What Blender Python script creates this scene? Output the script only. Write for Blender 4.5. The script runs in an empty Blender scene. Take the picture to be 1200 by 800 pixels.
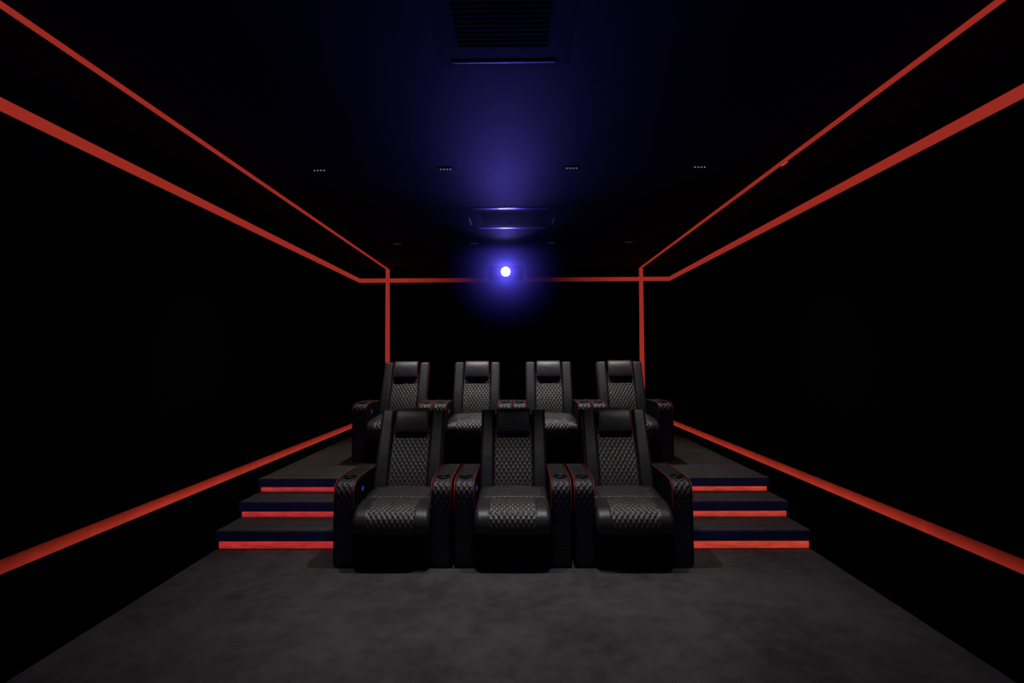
import bpy, bmesh, math
from mathutils import Vector, Matrix

scene = bpy.context.scene
COL = scene.collection
scene.view_settings.view_transform = 'Standard'
scene.view_settings.look = 'None'
scene.view_settings.exposure = 0.0
scene.view_settings.gamma = 1.0

# ------------------------------------------------------------------ materials
def new_mat(name):
    m = bpy.data.materials.new(name); m.use_nodes = True
    nt = m.node_tree; nt.nodes.clear()
    return m, nt, nt.nodes, nt.links

def out(nt, sh):
    o = nt.nodes.new('ShaderNodeOutputMaterial'); nt.links.new(sh, o.inputs['Surface'])

def math_node(nt, op, a, b=None, c=None):
    n = nt.nodes.new('ShaderNodeMath'); n.operation = op
    for i, v in enumerate((a, b, c)):
        if v is None: continue
        if isinstance(v, (int, float)): n.inputs[i].default_value = v
        else: nt.links.new(v, n.inputs[i])
    return n.outputs[0]

def ramp(nt, fac, stops):
    r = nt.nodes.new('ShaderNodeValToRGB'); nt.links.new(fac, r.inputs[0])
    e = r.color_ramp.elements
    while len(e) < len(stops): e.new(0.5)
    for el, (p, c) in zip(e, stops):
        el.position = p; el.color = (*c, 1)
    return r.outputs[0]

def noise(nt, scale, detail=4, rough=0.5, stretch=None):
    tc = nt.nodes.new('ShaderNodeTexCoord'); n = nt.nodes.new('ShaderNodeTexNoise')
    n.inputs['Scale'].default_value = scale; n.inputs['Detail'].default_value = detail
    n.inputs['Roughness'].default_value = rough
    src = tc.outputs['Object']
    if stretch:
        mp = nt.nodes.new('ShaderNodeMapping'); mp.inputs['Scale'].default_value = stretch
        nt.links.new(src, mp.inputs['Vector']); src = mp.outputs['Vector']
    nt.links.new(src, n.inputs['Vector'])
    return n.outputs['Fac']

def bump(nt, h, strength, dist=0.002):
    b = nt.nodes.new('ShaderNodeBump'); b.inputs['Strength'].default_value = strength
    b.inputs['Distance'].default_value = dist
    nt.links.new(h, b.inputs['Height']); return b.outputs['Normal']

def principled(nt, color, rough, normal=None, metallic=0.0, spec=0.5):
    p = nt.nodes.new('ShaderNodeBsdfPrincipled')
    if isinstance(color, tuple): p.inputs['Base Color'].default_value = (*color, 1)
    else: nt.links.new(color, p.inputs['Base Color'])
    if isinstance(rough, float): p.inputs['Roughness'].default_value = rough
    else: nt.links.new(rough, p.inputs['Roughness'])
    p.inputs['Metallic'].default_value = metallic
    p.inputs['Specular IOR Level'].default_value = spec
    if normal is not None: nt.links.new(normal, p.inputs['Normal'])
    return p

def simple(name, color, rough=0.5, metallic=0.0, spec=0.5, bscale=0, bstr=0.0):
    m, nt, N, L = new_mat(name)
    nrm = bump(nt, noise(nt, bscale), bstr) if bscale else None
    p = principled(nt, color, rough, nrm, metallic, spec); out(nt, p.outputs[0]); return m

def emis(name, color, strength):
    m, nt, N, L = new_mat(name)
    e = N.new('ShaderNodeEmission'); e.inputs[0].default_value = (*color, 1); e.inputs[1].default_value = strength
    out(nt, e.outputs[0]); return m

def leather_mat(name, base, rough, bs=0.25, spec=0.5):
    m, nt, N, L = new_mat(name)
    n1 = noise(nt, 9, 3); n2 = noise(nt, 260, 2)
    h = math_node(nt, 'ADD', math_node(nt, 'MULTIPLY', n1, 1.0), math_node(nt, 'MULTIPLY', n2, 0.10))
    nrm = bump(nt, h, bs, 0.012)
    c = ramp(nt, noise(nt, 14, 3), [(0.3, tuple(0.8*x for x in base)), (0.7, tuple(1.2*x for x in base))])
    p = principled(nt, c, rough, nrm, 0, spec); out(nt, p.outputs[0]); return m

def quilt_mat(name, base, stitch_lit, rough):
    m, nt, N, L = new_mat(name)
    uv = N.new('ShaderNodeUVMap'); sp = N.new('ShaderNodeSeparateXYZ'); L.new(uv.outputs[0], sp.inputs[0])
    a = math_node(nt, 'ADD', sp.outputs[0], sp.outputs[1]); b = math_node(nt, 'SUBTRACT', sp.outputs[0], sp.outputs[1])
    pa = math_node(nt, 'PINGPONG', a, 0.5); pb = math_node(nt, 'PINGPONG', b, 0.5)
    mn = math_node(nt, 'MINIMUM', pa, pb)
    near = math_node(nt, 'LESS_THAN', mn, 0.075)
    # dashes of seam thread, lightened to paint in the lit diamond edges
    da = math_node(nt, 'PINGPONG', math_node(nt, 'MULTIPLY', a, 6.0), 0.5)
    db = math_node(nt, 'PINGPONG', math_node(nt, 'MULTIPLY', b, 6.0), 0.5)
    dash = math_node(nt, 'GREATER_THAN', math_node(nt, 'MAXIMUM', da, db), 0.2)
    fac = math_node(nt, 'MULTIPLY', near, dash)
    mix = N.new('ShaderNodeMix'); mix.data_type = 'RGBA'
    L.new(fac, mix.inputs['Factor']); mix.inputs['A'].default_value = (*base, 1); mix.inputs['B'].default_value = (*stitch_lit, 1)
    n2 = noise(nt, 300, 2)
    nrm = bump(nt, n2, 0.15, 0.002)
    p = principled(nt, mix.outputs['Result'], rough, nrm, 0, 0.5); out(nt, p.outputs[0]); return m

def carpet_mat(name, lo, hi):
    m, nt, N, L = new_mat(name)
    big = noise(nt, 1.6, 5, 0.6, (1, 0.75, 1)); mid = noise(nt, 9, 4, 0.6); fine = noise(nt, 170, 3, 0.7)
    f = math_node(nt, 'ADD', math_node(nt, 'MULTIPLY', big, 0.45), math_node(nt, 'ADD', math_node(nt, 'MULTIPLY', mid, 0.25), math_node(nt, 'MULTIPLY', fine, 0.3)))
    c = ramp(nt, f, [(0.40, lo), (0.60, hi)])
    nrm = bump(nt, fine, 0.8, 0.006)
    p = principled(nt, c, 0.95, nrm, 0, 0.1)
    p.inputs['Sheen Weight'].default_value = 0.15
    out(nt, p.outputs[0]); return m

M = {}
M['leather'] = leather_mat('black leather', (0.022, 0.022, 0.024), 0.42)
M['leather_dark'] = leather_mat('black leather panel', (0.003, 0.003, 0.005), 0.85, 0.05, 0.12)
M['quilt'] = quilt_mat('quilted black leather', (0.022, 0.021, 0.022), (0.17, 0.135, 0.125), 0.42)
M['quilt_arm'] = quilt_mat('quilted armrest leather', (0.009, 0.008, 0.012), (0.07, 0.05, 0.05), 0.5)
M['piping'] = simple('red piping', (0.46, 0.030, 0.020), 0.5)
M['cup'] = simple('cup holder black metal', (0.012, 0.012, 0.013), 0.25, 0.3)
M['cup_in'] = simple('cup holder inside', (0.002, 0.002, 0.002), 0.6)
M['button'] = simple('button plate', (0.004, 0.004, 0.005), 0.3)
M['blue_led'] = emis('blue button light', (0.07, 0.06, 0.62), 1.3)
M['wall'] = simple('black wall fabric', (0.0015, 0.0015, 0.0028), 0.95, spec=0.03, bscale=200, bstr=0.1)
M['wall_back'] = simple('black back wall fabric', (0.0022, 0.0022, 0.0045), 0.9, spec=0.05, bscale=200, bstr=0.1)
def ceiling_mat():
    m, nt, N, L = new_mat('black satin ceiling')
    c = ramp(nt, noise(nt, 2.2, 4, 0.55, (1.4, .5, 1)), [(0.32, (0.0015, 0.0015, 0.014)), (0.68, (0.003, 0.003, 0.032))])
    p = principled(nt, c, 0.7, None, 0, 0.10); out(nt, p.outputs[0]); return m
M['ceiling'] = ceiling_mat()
M['carpet'] = carpet_mat('charcoal carpet', (0.030, 0.028, 0.029), (0.098, 0.093, 0.094))
M['tread'] = carpet_mat('charcoal step carpet', (0.050, 0.045, 0.044), (0.085, 0.078, 0.075))
M['nosing'] = carpet_mat('step nosing carpet', (0.060, 0.055, 0.054), (0.10, 0.092, 0.09))
M['fascia'] = simple('navy step fascia', (0.035, 0.032, 0.125), 0.75, spec=0.2, bscale=200, bstr=0.2)
M['black'] = simple('matt black metal', (0.004, 0.004, 0.005), 0.5, spec=0.3)
M['black_gloss'] = simple('satin black plastic', (0.010, 0.010, 0.014), 0.32, spec=0.5)
M['flap'] = simple('satin flap', (0.5, 0.5, 0.8), 0.33, 1.0)
M['side_flap'] = simple('dark side flap', (0.2, 0.2, 0.35), 0.4, 0.9)
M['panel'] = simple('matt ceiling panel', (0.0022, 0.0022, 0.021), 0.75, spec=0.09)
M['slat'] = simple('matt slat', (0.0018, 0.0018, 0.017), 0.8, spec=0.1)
RED = (0.30, 0.0225, 0.0150)
M['led'] = emis('red light strip', RED, 1.0)
M['lens'] = emis('projector lens light', (0.62, 0.62, 1.0), 14.0)
M['lens_dot'] = emis('downlight lens', (0.25, 0.24, 0.36), 1.0)
M['lens_dot_dim'] = emis('dim downlight lens', (0.07, 0.07, 0.13), 1.0)

def led_low():          # diffuser brighter along its lower edge
    m, nt, N, L = new_mat('red low light strip')
    tc = N.new('ShaderNodeTexCoord'); sp = N.new('ShaderNodeSeparateXYZ'); L.new(tc.outputs['Object'], sp.inputs[0])
    z = math_node(nt, 'MULTIPLY_ADD', sp.outputs[2], -1/0.068, 0.5)          # 0 top .. 1 bottom
    y = math_node(nt, 'MULTIPLY_ADD', sp.outputs[1], 1/1.6, -1.375)           # dimmer toward the screen
    y = math_node(nt, 'MINIMUM', math_node(nt, 'MAXIMUM', y, 0.0), 1.0)
    g = math_node(nt, 'MULTIPLY', math_node(nt, 'MULTIPLY_ADD', z, 0.75, 0.40), math_node(nt, 'MULTIPLY_ADD', y, 0.75, 0.38))
    g = math_node(nt, 'MULTIPLY', g, math_node(nt, 'MULTIPLY_ADD', noise(nt, 5, 3), 0.5, 0.75))
    e = N.new('ShaderNodeEmission'); e.inputs[0].default_value = (0.31, 0.023, 0.013, 1); L.new(g, e.inputs[1])
    out(nt, e.outputs[0]); return m
M['led_low'] = led_low()

def led_back():         # the line on the back wall is unlit behind the projector
    m, nt, N, L = new_mat('red back light strip')
    tc = N.new('ShaderNodeTexCoord'); sp = N.new('ShaderNodeSeparateXYZ'); L.new(tc.outputs['Object'], sp.inputs[0])
    x = math_node(nt, 'ABSOLUTE', math_node(nt, 'ADD', sp.outputs[0], 0.02))
    f = math_node(nt, 'MULTIPLY_ADD', x, 1/1.25, -0.40)
    f = math_node(nt, 'MINIMUM', math_node(nt, 'MAXIMUM', f, 0.05), 1.0)
    e = N.new('ShaderNodeEmission'); e.inputs[0].default_value = (*RED, 1); L.new(f, e.inputs[1])
    out(nt, e.outputs[0]); return m
M['led_back'] = led_back()

def led_step(name, ctop, cbot):
    m, nt, N, L = new_mat(name)
    tc = N.new('ShaderNodeTexCoord'); sp = N.new('ShaderNodeSeparateXYZ'); L.new(tc.outputs['Generated'], sp.inputs[0])
    c = ramp(nt, sp.outputs[2], [(0.05, cbot), (0.95, ctop)])
    n = noise(nt, 7, 4, 0.65, (1, 1, 5))
    e = N.new('ShaderNodeEmission'); L.new(c, e.inputs[0])
    L.new(math_node(nt, 'MULTIPLY_ADD', n, 1.4, 0.16), e.inputs[1])
    out(nt, e.outputs[0]); return m
M['riser_left'] = led_step('red riser light', (0.60, 0.036, 0.038), (0.33, 0.020, 0.019))
M['riser_right'] = led_step('orange red riser light', (0.68, 0.062, 0.032), (0.40, 0.034, 0.022))

# ------------------------------------------------------------------ mesh helpers
def link(name, bm, mats, parent=None, loc=None, smooth=False):
    me = bpy.data.meshes.new(name); bm.to_mesh(me); bm.free()
    for m in (mats if isinstance(mats, (list, tuple)) else [mats]): me.materials.append(m)
    if smooth:
        for p in me.polygons: p.use_smooth = True
    o = bpy.data.objects.new(name, me); COL.objects.link(o)
    if parent: o.parent = parent
    if loc: o.location = loc
    return o

def box(bm, x0, x1, y0, y1, z0, z1, bev=0.0, seg=2):
    t = bmesh.new(); bmesh.ops.create_cube(t, size=1)
    for v in t.verts:
        v.co = Vector((x0+(v.co.x+.5)*(x1-x0), y0+(v.co.y+.5)*(y1-y0), z0+(v.co.z+.5)*(z1-z0)))
    if bev: bmesh.ops.bevel(t, geom=t.edges[:], offset=bev, segments=seg, profile=0.5, affect='EDGES')
    me = bpy.data.meshes.new('t'); t.to_mesh(me); t.free(); bm.from_mesh(me); bpy.data.meshes.remove(me)
    return bm

def bx(*a, **k): return box(bmesh.new(), *a, **k)

def tube(bm, pts, r, n=8):
    pts = [Vector(p) for p in pts]; rings = []
    ref = Vector((1, 0, 0))
    for i, p in enumerate(pts):
        t = (pts[min(i+1, len(pts)-1)] - pts[max(i-1, 0)]).normalized()
        a = ref if abs(t.dot(ref)) < .9 else Vector((0, 0, 1))
        u = t.cross(a).normalized(); w = t.cross(u)
        rings.append([bm.verts.new(p + (u*math.cos(k*2*math.pi/n) + w*math.sin(k*2*math.pi/n))*r) for k in range(n)])
    for A, B in zip(rings, rings[1:]):
        for k in range(n): bm.faces.new((A[k], A[(k+1) % n], B[(k+1) % n], B[k]))
    bm.faces.new(rings[0][::-1]); bm.faces.new(rings[-1])
    return bm

def lathe(bm, prof, n=32, c=(0, 0, 0), axis='z'):
    rings = []
    for r, h in prof:
        ring = []
        for k in range(n):
            a = 2*math.pi*k/n
            p = (r*math.cos(a), r*math.sin(a), h) if axis == 'z' else (r*math.cos(a), h, r*math.sin(a))
            ring.append(bm.verts.new((c[0]+p[0], c[1]+p[1], c[2]+p[2])))
        rings.append(ring)
    for A, B in zip(rings, rings[1:]):
        for k in range(n): bm.faces.new((A[k], A[(k+1) % n], B[(k+1) % n], B[k]))
    bm.faces.new(rings[0][::-1]); bm.faces.new(rings[-1])
    bmesh.ops.recalc_face_normals(bm, faces=bm.faces[:])
    return bm

def smooth_path(pts, it=4):
    pts = [Vector(p) for p in pts]
    for _ in range(it):
        q = [pts[0]]
        for a, b in zip(pts, pts[1:]): q += [a*.75+b*.25, a*.25+b*.75]
        q.append(pts[-1]); pts = q
    return pts

def resample(pts, step):
    L = [0]
    for a, b in zip(pts, pts[1:]): L.append(L[-1] + (b-a).length)
    n = max(2, int(round(L[-1]/step))); res = []; j = 0
    for i in range(n+1):
        s = L[-1]*i/n
        while j < len(L)-2 and L[j+1] < s: j += 1
        t = (s-L[j])/max(1e-9, L[j+1]-L[j]); res.append((s, pts[j].lerp(pts[j+1], t)))
    out_ = []
    for i, (s, p) in enumerate(res):
        t = (res[min(i+1, n)][1] - res[max(i-1, 0)][1]).normalized()
        out_.append((s, p, t))
    return out_, L[-1]

def pad(path, xc, hw, r, skirt, qh=0.0, qw=0.04, qd=0.068, depth=0.006, side=1, step=0.005, rs=None,
        skip=None, puff=0.0, smooth_it=4, round_start=True, round_end=True, qs0=-1, qs1=99):
    """Upholstered pad following a (y, z) path, |x-xc| < hw; the middle |x| < qh is diamond quilted."""
    bm = bmesh.new(); uvl = bm.loops.layers.uv.new('UVMap')
    pts, Ltot = resample(smooth_path([(0, *p) for p in path], smooth_it), step)
    nx = max(4, int(round(2*hw/step))); rs = r if rs is None else rs
    xs = [-hw + 2*hw*i/nx for i in range(nx+1)]
    rows = []; 
    idx = [(-1, 0)] + [(j, j) for j in range(len(pts))] + [(len(pts), len(pts)-1)]
    for jj, j in idx:
        s, p, t = pts[j]; nrm = Vector((0, -t.z, t.y))*side   # left normal in the yz plane
        row = []
        for ii, i in [(-1, 0)] + [(i, i) for i in range(nx+1)] + [(nx+1, nx)]:
            x = xs[i]
            ax = max(0, (abs(x)-(hw-r))/r)
            a1 = max(0, (rs-s)/rs) if round_start else 0
            a2 = max(0, (s-(Ltot-rs))/rs) if round_end else 0
            a = min(1, math.hypot(ax, max(a1, a2)))
            d = -r*(1-math.sqrt(1-a*a))
            d += puff*math.cos(min(1, abs(x)/hw)*math.pi/2)
            if qh and abs(x) < qh and qs0 <= s <= qs1:
                u, v = x/qw, s/qd
                pil = math.sqrt(abs(math.sin(math.pi*(u+v))*math.sin(math.pi*(u-v))))
                edge = min(1, (qh-abs(x))/0.008)
                d += depth*(pil-1)*max(0.0, 1-a) - (1-edge)*depth*.3
            elif qh and abs(abs(x)-qh) < 0.008: d -= 0.004*(1-(abs(x)-qh)/0.008)
            if ii != i or jj != j: d = -skirt
            row.append((bm.verts.new(Vector((xc+x, p.y, p.z)) + nrm*d), x, s))
        rows.append(row)
    for A, B in zip(rows, rows[1:]):
        for k in range(len(A)-1):
            q = (A[k], A[k+1], B[k+1], B[k])
            mx = sum(v[1] for v in q)/4; ms = sum(v[2] for v in q)/4
            if skip and skip(mx, ms): continue
            try: f = bm.faces.new([v[0] for v in q])
            except ValueError: continue
            f.material_index = 1 if (qh and abs(mx) < qh and qs0 <= ms <= qs1) else 0
            for l, v in zip(f.loops, q): l[uvl].uv = (v[1]/qw, v[2]/qd)
    bmesh.ops.recalc_face_normals(bm, faces=bm.faces[:])
    return bm

def prism(bm, poly, x0, x1, bev=0.0):
    t = bmesh.new()
    A = [t.verts.new((x0, y, z)) for y, z in poly]; B = [t.verts.new((x1, y, z)) for y, z in poly]
    fa = t.faces.new(A); fb = t.faces.new(B[::-1])
    n = len(A)
    for k in range(n): t.faces.new((A[k], B[k], B[(k+1) % n], A[(k+1) % n]))
    bmesh.ops.recalc_face_normals(t, faces=t.faces[:])
    if bev:
        ed = [e for e in t.edges if abs(e.verts[0].co.x-e.verts[1].co.x) < 1e-6]
        bmesh.ops.bevel(t, geom=ed, offset=bev, segments=2, profile=0.5, affect='EDGES')
    me = bpy.data.meshes.new('t'); t.to_mesh(me); t.free(); bm.from_mesh(me); bpy.data.meshes.remove(me)
    return bm

def thing(name, label, cat, loc=(0, 0, 0), group=None):
    o = bpy.data.objects.new(name, None); o.empty_display_size = 0.1; COL.objects.link(o); o.location = loc
    o['label'] = label; o['category'] = cat
    if group: o['group'] = group
    return o

def tag(o, label, cat, group=None):
    o['label'] = label; o['category'] = cat
    if group: o['group'] = group
    return o

def struct(name, bm, m):
    o = link(name, bm, m); o['kind'] = 'structure'
    o['label'] = STRUCT_LABELS[name]; o['category'] = name.split('_')[0]
    return o

STRUCT_LABELS = {
 'floor': 'charcoal carpeted floor of the cinema room', 'ceiling': 'black ceiling with a blue sheen',
 'wall_left': 'black fabric wall on the left', 'wall_right': 'black fabric wall on the right',
 'wall_back': 'black wall behind the back row of seats', 'wall_front': 'black wall at the screen end of the room'}

# ------------------------------------------------------------------ dimensions (metres)
W, YB, YF, H = 2.45, 8.744, -2.4, 3.0
Z_P = 0.42; Y1, Y2, Y3 = 4.62, 5.0, 5.37
ZS = (0.152, 0.292, Z_P)

struct('floor', bx(-W, W, YF, YB, -0.1, 0), M['carpet'])
struct('ceiling', bx(-W, W, YF, YB, H, H+0.1), M['ceiling'])
struct('wall_left', bx(-W-0.1, -W, YF, YB, -0.1, H+0.1), M['wall'])
struct('wall_right', bx(W, W+0.1, YF, YB, -0.1, H+0.1), M['wall'])
struct('wall_back', bx(-W-0.1, W+0.1, YB, YB+0.1, -0.1, H+0.1), M['wall_back'])
struct('wall_front', bx(-W-0.1, W+0.1, YF-0.1, YF, -0.1, H+0.1), M['wall'])

# ------------------------------------------------------------------ platform and steps
pl = thing('seating_platform', 'raised charcoal carpeted platform under the back row of seats', 'platform', (0, Y3, 0))
link('deck', bx(-W+.001, W-.001, 0, YB-Y3-.001, Z_P-0.078, Z_P), M['tread'], pl)
link('body', bx(-W+.001, W-.001, 0.035, YB-Y3-.001, 0.0, Z_P-0.078), M['black'], pl)
link('nosing', bx(-W+.001, W-.001, -0.012, 0.075, Z_P-0.003, Z_P+0.004, bev=0.003), M['nosing'], pl)
link('fascia', bx(-W+.001, W-.001, -0.014, 0.0, Z_P-0.078, Z_P-0.004), M['fascia'], pl)
for s, side in ((-1, 'left'), (1, 'right')):
    xa, xb = sorted((s*1.40, s*(W-0.012)))
    o = link('riser_light', bx(xa, xb, 0.020, 0.034, ZS[1]+.002, Z_P-0.078), M['riser_'+side], pl)
    o['label'] = ('red' if s < 0 else 'orange red') + f' light strip under the platform edge, {side} side'
for s, side in ((-1, 'left'), (1, 'right')):
    for k, (y0, y1) in enumerate(((Y1, Y2), (Y2, Y3))):
        zt = ZS[k]; zb = ZS[k-1] if k else 0.0
        st = thing('carpeted_step', f"{'lowest' if k == 0 else 'middle'} charcoal carpeted step with {'pinkish red' if s < 0 else 'orange red'} light beneath, beside {side} wall",
                   'step', (s*1.92, y0, 0), f'carpeted steps')
        xa, xb = -0.528, 0.528
        link('tread', bx(xa, xb, 0.075, y1-y0+0.034, zt-0.08, zt), M['tread'], st)
        link('nosing', bx(xa, xb, 0.0, 0.075, zt-0.08, zt+0.004, bev=0.003), M['nosing'], st)
        link('fascia', bx(xa, xb, -0.014, 0.0, zt-0.082, zt-0.002), M['fascia'], st)
        link('riser_body', bx(xa, xb, 0.034, y1-y0+0.034, 0.0, zt-0.08), M['black'], st)
        link('riser_light', bx(xa+0.012, xb-0.004, 0.018, 0.033, zb+.002, zt-0.08), M['riser_'+side], st)

# ------------------------------------------------------------------ red light strips
XI, XO = 1.987, 2.0227; ZMT, ZMB, ZLT, ZLB = 2.8477, 2.7832, 0.607, 0.5394
T = 0.008
for s, side in ((-1, 'left'), (1, 'right')):
    xa, xb = sorted((s*XI, s*XO))
    o = tag(link('ceiling_light_strip', bx(xa, xb, YF+.02, YB-T-.001, H-T, H-.0005), M['led']),
        f'thin red line of light running along the ceiling near the {side} wall', 'light strip', 'red light strips')
    xa, xb = sorted((s*(W-.0005), s*(W-T)))
    tag(link('wall_light_strip', bx(xa, xb, YF+.02, YB-T-.001, ZMB, ZMT), M['led']),
        f'wide red line of light running high along the {side} wall', 'light strip', 'red light strips')
    zc = (ZLT+ZLB)/2
    tag(link('low_light_strip', bx(xa, xb, YF+.02, YB-T-.001, ZLB-zc, ZLT-zc), M['led_low'], loc=(0, 0, zc)),
        f'red line of light running low along the {side} wall above the steps', 'light strip', 'red light strips')
    t = bmesh.new()
    xm = s*(XI+XO)/2
    zlo, zhi = Z_P+.001, H-T-.001
    prismv = []
    hw_t, hw_b = 0.030, 0.040
    vs = [(xm-hw_b, zlo), (xm+hw_b, zlo), (xm+hw_t, zhi), (xm-hw_t, zhi)]
    A = [t.verts.new((x, YB-T, z)) for x, z in vs]; B = [t.verts.new((x, YB-.0005, z)) for x, z in vs]
    t.faces.new(A); t.faces.new(B[::-1])
    for k in range(4): t.faces.new((A[k], B[k], B[(k+1) % 4], A[(k+1) % 4]))
    bmesh.ops.recalc_face_normals(t, faces=t.faces[:])
    tag(link('vertical_light_strip', t, M['led']), f'upright red line of light on the back wall, {side} side', 'light strip', 'red light strips')
    # a short joint clip on the right hand ceiling strip
    if s > 0:
        tag(link('strip_joint_clip', bx(XO-.004, XO+.010, 4.02, 4.10, H-.014, H-.001, bev=.003), emis('joint clip', (0.42, 0.05, 0.04), 1.0)),
            'small red joint clip on the edge of the right ceiling light strip', 'clip')
tag(link('back_light_strip', bx(-W+.001, W-.001, YB-T-.003, YB-T-.0005, ZMB, ZMT), M['led_back']),
    'level red line of light across the back wall, fading out behind the projector', 'light strip', 'red light strips')

# ------------------------------------------------------------------ recliner seats
def make_chair(name, label, group):
    c = thing(name, label, 'recliner', (0, 0, 0), group)
    # base and foot panel
    link('base', bx(-.28, .28, .03, .80, .015, .30, bev=.01), M['leather_dark'], c)
    fp = [(.03, .275), (-.045, .27), (-.052, .24), (-.052, .06), (-.045, .02), (.03, .015)]
    link('footrest', pad(fp, 0, .283, .018, .03, side=-1, step=.012, round_start=False, round_end=False), M['leather_dark'], c, smooth=True)
    # seat: rear section and rolled front section, quilted in the middle
    rear = [(.70, .475), (.60, .488), (.40, .482), (.262, .472), (.245, .455)]
    link('seat_cushion', pad(rear, 0, .286, .035, .09, qh=.215, qw=.042, qd=.060, depth=.005, side=-1, rs=.02, puff=.010),
         [M['leather'], M['quilt']], c, smooth=True)
    front = [(.262, .440), (.250, .466), (.19, .471), (.07, .462), (-.02, .436), (-.075, .392), (-.090, .340), (-.082, .290), (-.050, .262), (.02, .258)]
    link('seat_front_roll', pad(front, 0, .290, .040, .05, qh=.176, qw=.040, qd=.058, depth=.010, side=-1, rs=.015, puff=.010, qs1=.45),
         [M['leather'], M['quilt']], c, smooth=True)
    # backrest
    B0 = Vector((.545, .445)); T0 = Vector((.868, 1.088)); d = (T0-B0).normalized(); n = Vector((-d.y, d.x)); Lb = (T0-B0).length
    def on(s, o): p = B0 + d*s + n*o; return (p.x, p.y)
    shell = [on(-.05, -.01), on(.3, -.01), on(Lb-.02, -.01), on(Lb-.015, -.10), on(Lb*.7, -.15), on(0, -.20), on(-.12, -.16)]
    back = link('backrest', prism(bmesh.new(), shell, -.272, .272, .012), M['leather_dark'], c)
    for s in (-1, 1):
        path = [on(-.02, .030), on(.10, .046), on(.25, .052), on(.5, .040), on(Lb-.01, .034), on(Lb+.02, .030)]
        link('side_bolster', pad(path, s*.2265, .0575, .024, .115, side=1, step=.007, rs=.028), M['leather'], back, smooth=True)
        xo = s*.2835
        pts = [(xo, *on(q, .004)) for q in (-.02, .1, .25, .4, .55, Lb-.01)] + [(xo-s*.006, *on(Lb+.015, -.004))]
        link('piping', tube(bmesh.new(), pts, .0030), M['piping'], back, smooth=True)
    path = [on(.02, .018), on(.12, .030), on(.25, .030), on(.42, .016), on(Lb-.12, .010)]
    link('quilted_panel', pad(path, 0, .168, .014, .03, qh=.163, qw=.040, qd=.066, depth=.007, side=1, rs=.012, step=.005),
         [M['leather'], M['quilt']], back, smooth=True)
    hp = [on(Lb-.222, .045), on(Lb-.20, .066), on(Lb-.08, .074), on(Lb, .060), on(Lb+.030, .030), on(Lb+.030, -.02), on(Lb+.015, -.08)]
    hr = link('headrest', pad(hp, 0, .150, .022, .07, side=1, step=.006, rs=.018), M['leather'], c, smooth=True)
    sp = smooth_path([(0, *p) for p in hp], 3)
    for s in (-1, 1):
        link('piping', tube(bmesh.new(), [(s*.1415, p.y, p.z) + () for p in [q + Vector((0, n.x, n.y))*(-.002) for q in sp[2:-3]]], .0024), M['piping'], hr, smooth=True)
    # armrests
    prof = [(.0, .02), (.0, .30), (.0, .52), (.006, .580), (.045, .632), (.12, .650), (.30, .652), (.52, .648), (.70, .644), (.82, .63), (.86, .57), (.86, .30), (.86, .02)]
    side_poly = [(p.y, p.z) for p in smooth_path([(0, *p) for p in prof], 3)]
    cy = 0.165
    # arc length position of the cup holder on the cover
    rp, L_ = resample(smooth_path([(0, *p) for p in prof], 4), .006)
    sc = min(((abs(p.y-cy) if p.z > .6 else 9), s_, p.z) for s_, p, t_ in rp); s_cup, z_cup = sc[1], sc[2]
    for s in (-1, 1):
        xa = s*.3665
        cov = pad(prof, xa, .0725, .014, .014, qh=.064, qw=.0427, qd=.062, depth=.009, side=1, step=.0055, round_start=False, round_end=False,
                  skip=lambda x, q: math.hypot(x, q-s_cup) < .043)
        arm = link('armrest', cov, [M['leather'], M['quilt_arm']], c, smooth=True)
        for e in (-1, 1):
            x0, x1 = sorted((xa+e*.066, xa+e*.0775))
            link('side_panel', prism(bmesh.new(), [(y, z-.006 if z > .3 else z) for y, z in side_poly], x0, x1), M['leather_dark'], arm)
            pth = [(xa+e*.0745, p.y-.001 if p.y < .03 else p.y, p.z+(.0005 if p.z > .5 else 0)) for _, p, _ in rp[::3] if p.z > .42 and p.y < .8]
            link('piping', tube(bmesh.new(), pth, .0026, 6), M['piping'], arm, smooth=True)
        cup = lathe(bmesh.new(), [(.040, -.07), (.043, -.004), (.044, .002), (.048, .0045), (.052, .003), (.053, -.001), (.046, -.003), (.046, -.075)], 32)
        # open cup: remove the top cap between first and last rings stays at the bottom
        cu = link('cup_holder', cup, M['cup_in'], arm, loc=(xa, cy, z_cup+.001), smooth=True)
        ring = bmesh.new()
        ang = [2*math.pi*k/32 for k in range(33)]
        link('rim', tube(ring, [(.0475*math.cos(a), .0475*math.sin(a), .0035) for a in ang], .0032, 6), M['cup'], cu, smooth=True)
        if s < 0:
            bt = bmesh.new(); box(bt, xa+.0773, xa+.0800, .195, .265, .515, .575, bev=.001)
            bp = link('control_button', bt, M['button'], arm)
            for (dy, dz) in ((0, 0.013), (0, -.013), (.015, 0), (-.015, 0)):
                box_ = bx(xa+.0798, xa+.0815, .23+dy-.0055, .23+dy+.0055, .545+dz-.004, .545+dz+.004, bev=.001)
                q = link('button_light', box_, M['blue_led'], arm); q['label'] = 'small blue glowing button mark'
    return c

def dup(root, loc, label, group):
    def rec(o, par):
        c = o.copy(); COL.objects.link(c)
        if par: c.parent = par
        for ch in [k for k in bpy.data.objects if k.parent == o and k.name in names]: rec(ch, c)
        return c
    names = {k.name for k in bpy.data.objects}
    r = rec(root, None); r.location = loc; r['label'] = label; r['group'] = group
    return r

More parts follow.
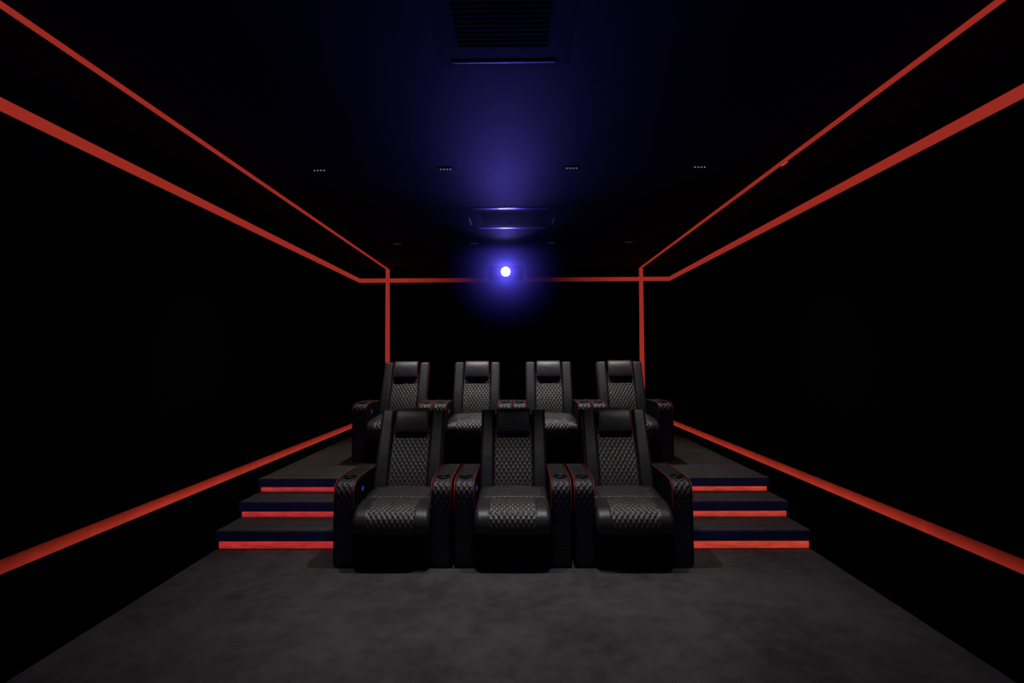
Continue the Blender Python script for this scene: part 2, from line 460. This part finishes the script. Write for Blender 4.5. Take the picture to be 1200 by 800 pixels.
GF, GB = 'front row recliners', 'back row recliners'
front = [
 (-0.893, 'black quilted leather recliner with red piping at the left end of the front row'),
 (0.014, 'black quilted leather recliner with red piping in the middle of the front row'),
 (0.921, 'black quilted leather recliner with red piping at the right end of the front row')]
rear = [
 (-1.355, 'black quilted recliner on the platform, left end of the back row'),
 (-0.458, 'black quilted recliner on the platform, second from left in the back row'),
 (0.439, 'black quilted recliner on the platform, third from left in the back row'),
 (1.336, 'black quilted recliner on the platform, right end of the back row')]
proto = make_chair('cinema_recliner', front[0][1], GF)
proto.location = (front[0][0], 4.20, 0)
for x, lb in front[1:]: dup(proto, (x, 4.20, 0), lb, GF)
for x, lb in rear: dup(proto, (x, 6.20, Z_P), lb, GB)

# ------------------------------------------------------------------ ceiling downlights
def make_downlight(dot):
    o = thing('ceiling_downlight', '', 'downlight')
    t = bmesh.new()
    box(t, -.055, .055, -.02, -.014, -.0025, 0); box(t, -.055, .055, .014, .02, -.0025, 0)
    box(t, -.055, -.049, -.014, .014, -.0025, 0); box(t, .049, .055, -.014, .014, -.0025, 0)
    link('trim_frame', t, M['panel'], o)
    link('backing', bx(-.049, .049, -.014, .014, -.002, 0), M['panel'], o)
    for k in range(4):
        t = lathe(bmesh.new(), [(.0035, -.006), (.0052, -.0045), (.0055, -.002)], 12, c=(-.036+.024*k, 0, 0))
        link('lens', t, dot, o, smooth=True)
    return o
D1 = make_downlight(M['lens_dot']); D2 = make_downlight(M['lens_dot_dim'])
pos = ['nearest the left wall', 'second from the left', 'second from the right', 'nearest the right wall']
for row, (y, P, who) in enumerate(((4.13, D1, 'above front seats'), (6.81, D2, 'above back seats'))):
    for i, x in enumerate((-1.433, -.478, .47, 1.43)):
        lb = f'small black ceiling downlight, {pos[i]}, {who}'
        if i == 0: P.location = (x, y, H-.0005); P['label'] = lb; P['group'] = 'ceiling downlights'; o = P
        else: o = dup(P, (x, y, H-.0005), lb, 'ceiling downlights')

def spot(name, loc, power, color, angle, blend, target, radius=0.03):
    l = bpy.data.lights.new(name, 'SPOT'); l.energy = power; l.color = color
    l.spot_size = math.radians(angle); l.spot_blend = blend; l.shadow_soft_size = radius
    o = bpy.data.objects.new(name, l); COL.objects.link(o); o.location = loc
    o.rotation_euler = (Vector(target)-Vector(loc)).to_track_quat('-Z', 'Y').to_euler()
    return o
WARM = (1.0, 0.955, 0.955)
for x in (-1.433, -.478, .47, 1.43):
    inner = abs(x) < 1
    if inner: spot('downlight_lamp', (x, 4.13, 2.975), 98, WARM, 80, 1.0, (x*1.0, 3.48, 0))
    else: spot('downlight_lamp', (x, 4.13, 2.975), 52, WARM, 84, 1.0, (x*1.55, 4.5, 0))
    spot('downlight_lamp', (x, 6.81, 2.975), 66 if inner else 52, WARM, 86, 1.0, (x, 6.6, 0))

# ------------------------------------------------------------------ ceiling cassettes
def cassette(name, label, yc, wx, wy, flaps=True):
    o = thing(name, label, 'air conditioner', (0.0, yc, H))
    t = bmesh.new(); hx, hy = wx/2, wy/2
    link('panel', bx(-hx, hx, -hy, hy, -.002, -.0003), M['panel'], o)
    for s in (-1, 1):
        link('air_flap', bx(-hx*.80, hx*.80, s*(hy-.035)-(.018 if flaps else .006), s*(hy-.035)+(.018 if flaps else .006), -.0045, -.0015, bev=.001), M['flap'] if flaps else M['side_flap'], o)
        if flaps: link('air_flap', tube(bmesh.new(), [(s*(hx-.02), -hy*.55, -.003), (s*(hx-.02), hy*.55, -.003)], .005, 12), M['side_flap'], o, smooth=True)
    g = bmesh.new(); gx, gy = hx*.66, hy*.58
    for k in range(15):
        y = -gy + 2*gy*k/14
        box(g, -gx, gx, y-.004, y+.004, -.0035, -.001)
    box(g, -gx-.01, -gx, -gy-.01, gy+.01, -.0035, -.001); box(g, gx, gx+.01, -gy-.01, gy+.01, -.0035, -.001)
    link('grille', g, M['slat'], o)
    return o
cassette('ceiling_air_conditioner', 'black square ceiling air conditioner panel just in front of the projector', 5.635, .90, .86)
cassette('ceiling_air_conditioner', 'black ceiling air conditioner cassette with slatted grille at the top of the picture', 2.27, .62, .80, False)

# ------------------------------------------------------------------ projector
PX, PY, PZ = -.094, 7.0, 2.674
pr = thing('ceiling_projector', 'black projector hung from the ceiling with its lens shining white blue', 'projector', (PX, PY, PZ))
link('housing', bx(-.22, .22, .05, .50, -.085, .085, bev=.015), M['black'], pr)
link('lens_barrel', lathe(bmesh.new(), [(.060, .05), (.072, .05), (.072, -.01), (.064, -.01), (.058, .02)], 32, axis='y'), M['black'], pr, smooth=True)
link('lens', lathe(bmesh.new(), [(.057, .018), (.057, .012), (.036, .000), (.014, -.005)], 32, axis='y'), M['lens'], pr, smooth=True)
link('mount_pole', tube(bmesh.new(), [(0, .28, .08), (0, .28, H-PZ-.012)], .02, 16), M['black'], pr)
link('mount_plate', bx(-.08, .08, .20, .36, H-PZ-.014, H-PZ-.001, bev=.002), M['black'], pr)
g = bmesh.new()
for k in range(8): box(g, .10, .19, .044, .052, -.055+k*.014, -.049+k*.014)
link('vent_grille', g, M['black_gloss'], pr)

# self-glowing volume added around the lens to paint its bloom
def bloom_mat(R):
    m, nt, N, L = new_mat('emissive lens bloom')
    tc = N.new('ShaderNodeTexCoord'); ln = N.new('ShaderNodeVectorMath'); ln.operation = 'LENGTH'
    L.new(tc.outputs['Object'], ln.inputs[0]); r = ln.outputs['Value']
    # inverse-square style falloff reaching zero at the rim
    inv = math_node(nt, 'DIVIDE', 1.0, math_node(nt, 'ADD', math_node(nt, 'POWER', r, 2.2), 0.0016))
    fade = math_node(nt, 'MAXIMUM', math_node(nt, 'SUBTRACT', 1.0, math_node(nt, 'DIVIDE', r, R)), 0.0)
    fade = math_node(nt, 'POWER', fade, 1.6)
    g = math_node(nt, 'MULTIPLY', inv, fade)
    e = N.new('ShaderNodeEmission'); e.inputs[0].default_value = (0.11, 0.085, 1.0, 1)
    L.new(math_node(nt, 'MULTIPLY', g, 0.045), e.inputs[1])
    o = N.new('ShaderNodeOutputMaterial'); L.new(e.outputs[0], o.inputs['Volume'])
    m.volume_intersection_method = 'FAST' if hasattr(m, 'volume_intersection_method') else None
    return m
try: hm = bloom_mat(0.85)
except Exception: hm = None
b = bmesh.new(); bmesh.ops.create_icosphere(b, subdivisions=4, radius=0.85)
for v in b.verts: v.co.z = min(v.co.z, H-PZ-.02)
hz = link('bloom_volume', b, hm, loc=(PX, PY-.03, PZ)); hz['kind'] = 'stuff'
tag(hz, 'soft blue glow volume added around the projector lens', 'haze')

BLUE = (0.16, 0.12, 1.0)
bl = spot('projector_beam', (PX, PY-.08, PZ), 230, BLUE, 18, 1.0, (PX, 0, PZ+.02), radius=0.03)
bl.scale = (2.0, 1, 1)
bl = spot('projector_spill', (PX, PY-.08, PZ), 150, BLUE, 22, 1.0, (PX, 0, PZ+.10), radius=0.04)
bl.scale = (4.5, 1, 1)
spot('projector_leak', (PX, PY-.08, PZ), 22, BLUE, 76, 1.0, (PX, 0, PZ+1.5), radius=0.02)
al = bpy.data.lights.new('blue_fill', 'AREA'); al.shape = 'RECTANGLE'; al.size = 3.6; al.size_y = 1.6; al.energy = 9; al.color = (0.22, 0.2, 1.0)  # added blue fill lamp standing in for screen bounce; no screen is built
ao = bpy.data.objects.new('blue_fill', al); COL.objects.link(ao); ao.location = (0, YF+.05, 1.5); ao.rotation_euler = (math.radians(90), 0, 0)

# ------------------------------------------------------------------ world, camera
w = bpy.data.worlds.new('World'); scene.world = w; w.use_nodes = True
w.node_tree.nodes['Background'].inputs[0].default_value = (0.02, 0.02, 0.05, 1)
w.node_tree.nodes['Background'].inputs[1].default_value = 0.02

yaw, pitch, roll, cx, cz = -0.0115, 0.0312, -0.0048, 0.0634, 1.5676
f = Vector((math.sin(yaw)*math.cos(pitch), math.cos(yaw)*math.cos(pitch), math.sin(pitch)))
r0 = Vector((math.cos(yaw), -math.sin(yaw), 0)); u0 = r0.cross(f)
r = r0*math.cos(roll) + u0*math.sin(roll); u = r.cross(f)
cd = bpy.data.cameras.new('camera'); cam = bpy.data.objects.new('camera', cd); COL.objects.link(cam)
cd.sensor_width = 36; cd.lens = 650/1200*36; cd.clip_start = 0.01
cam.matrix_world = Matrix(((r.x, u.x, -f.x, cx), (r.y, u.y, -f.y, 0), (r.z, u.z, -f.z, cz), (0, 0, 0, 1)))
scene.camera = cam
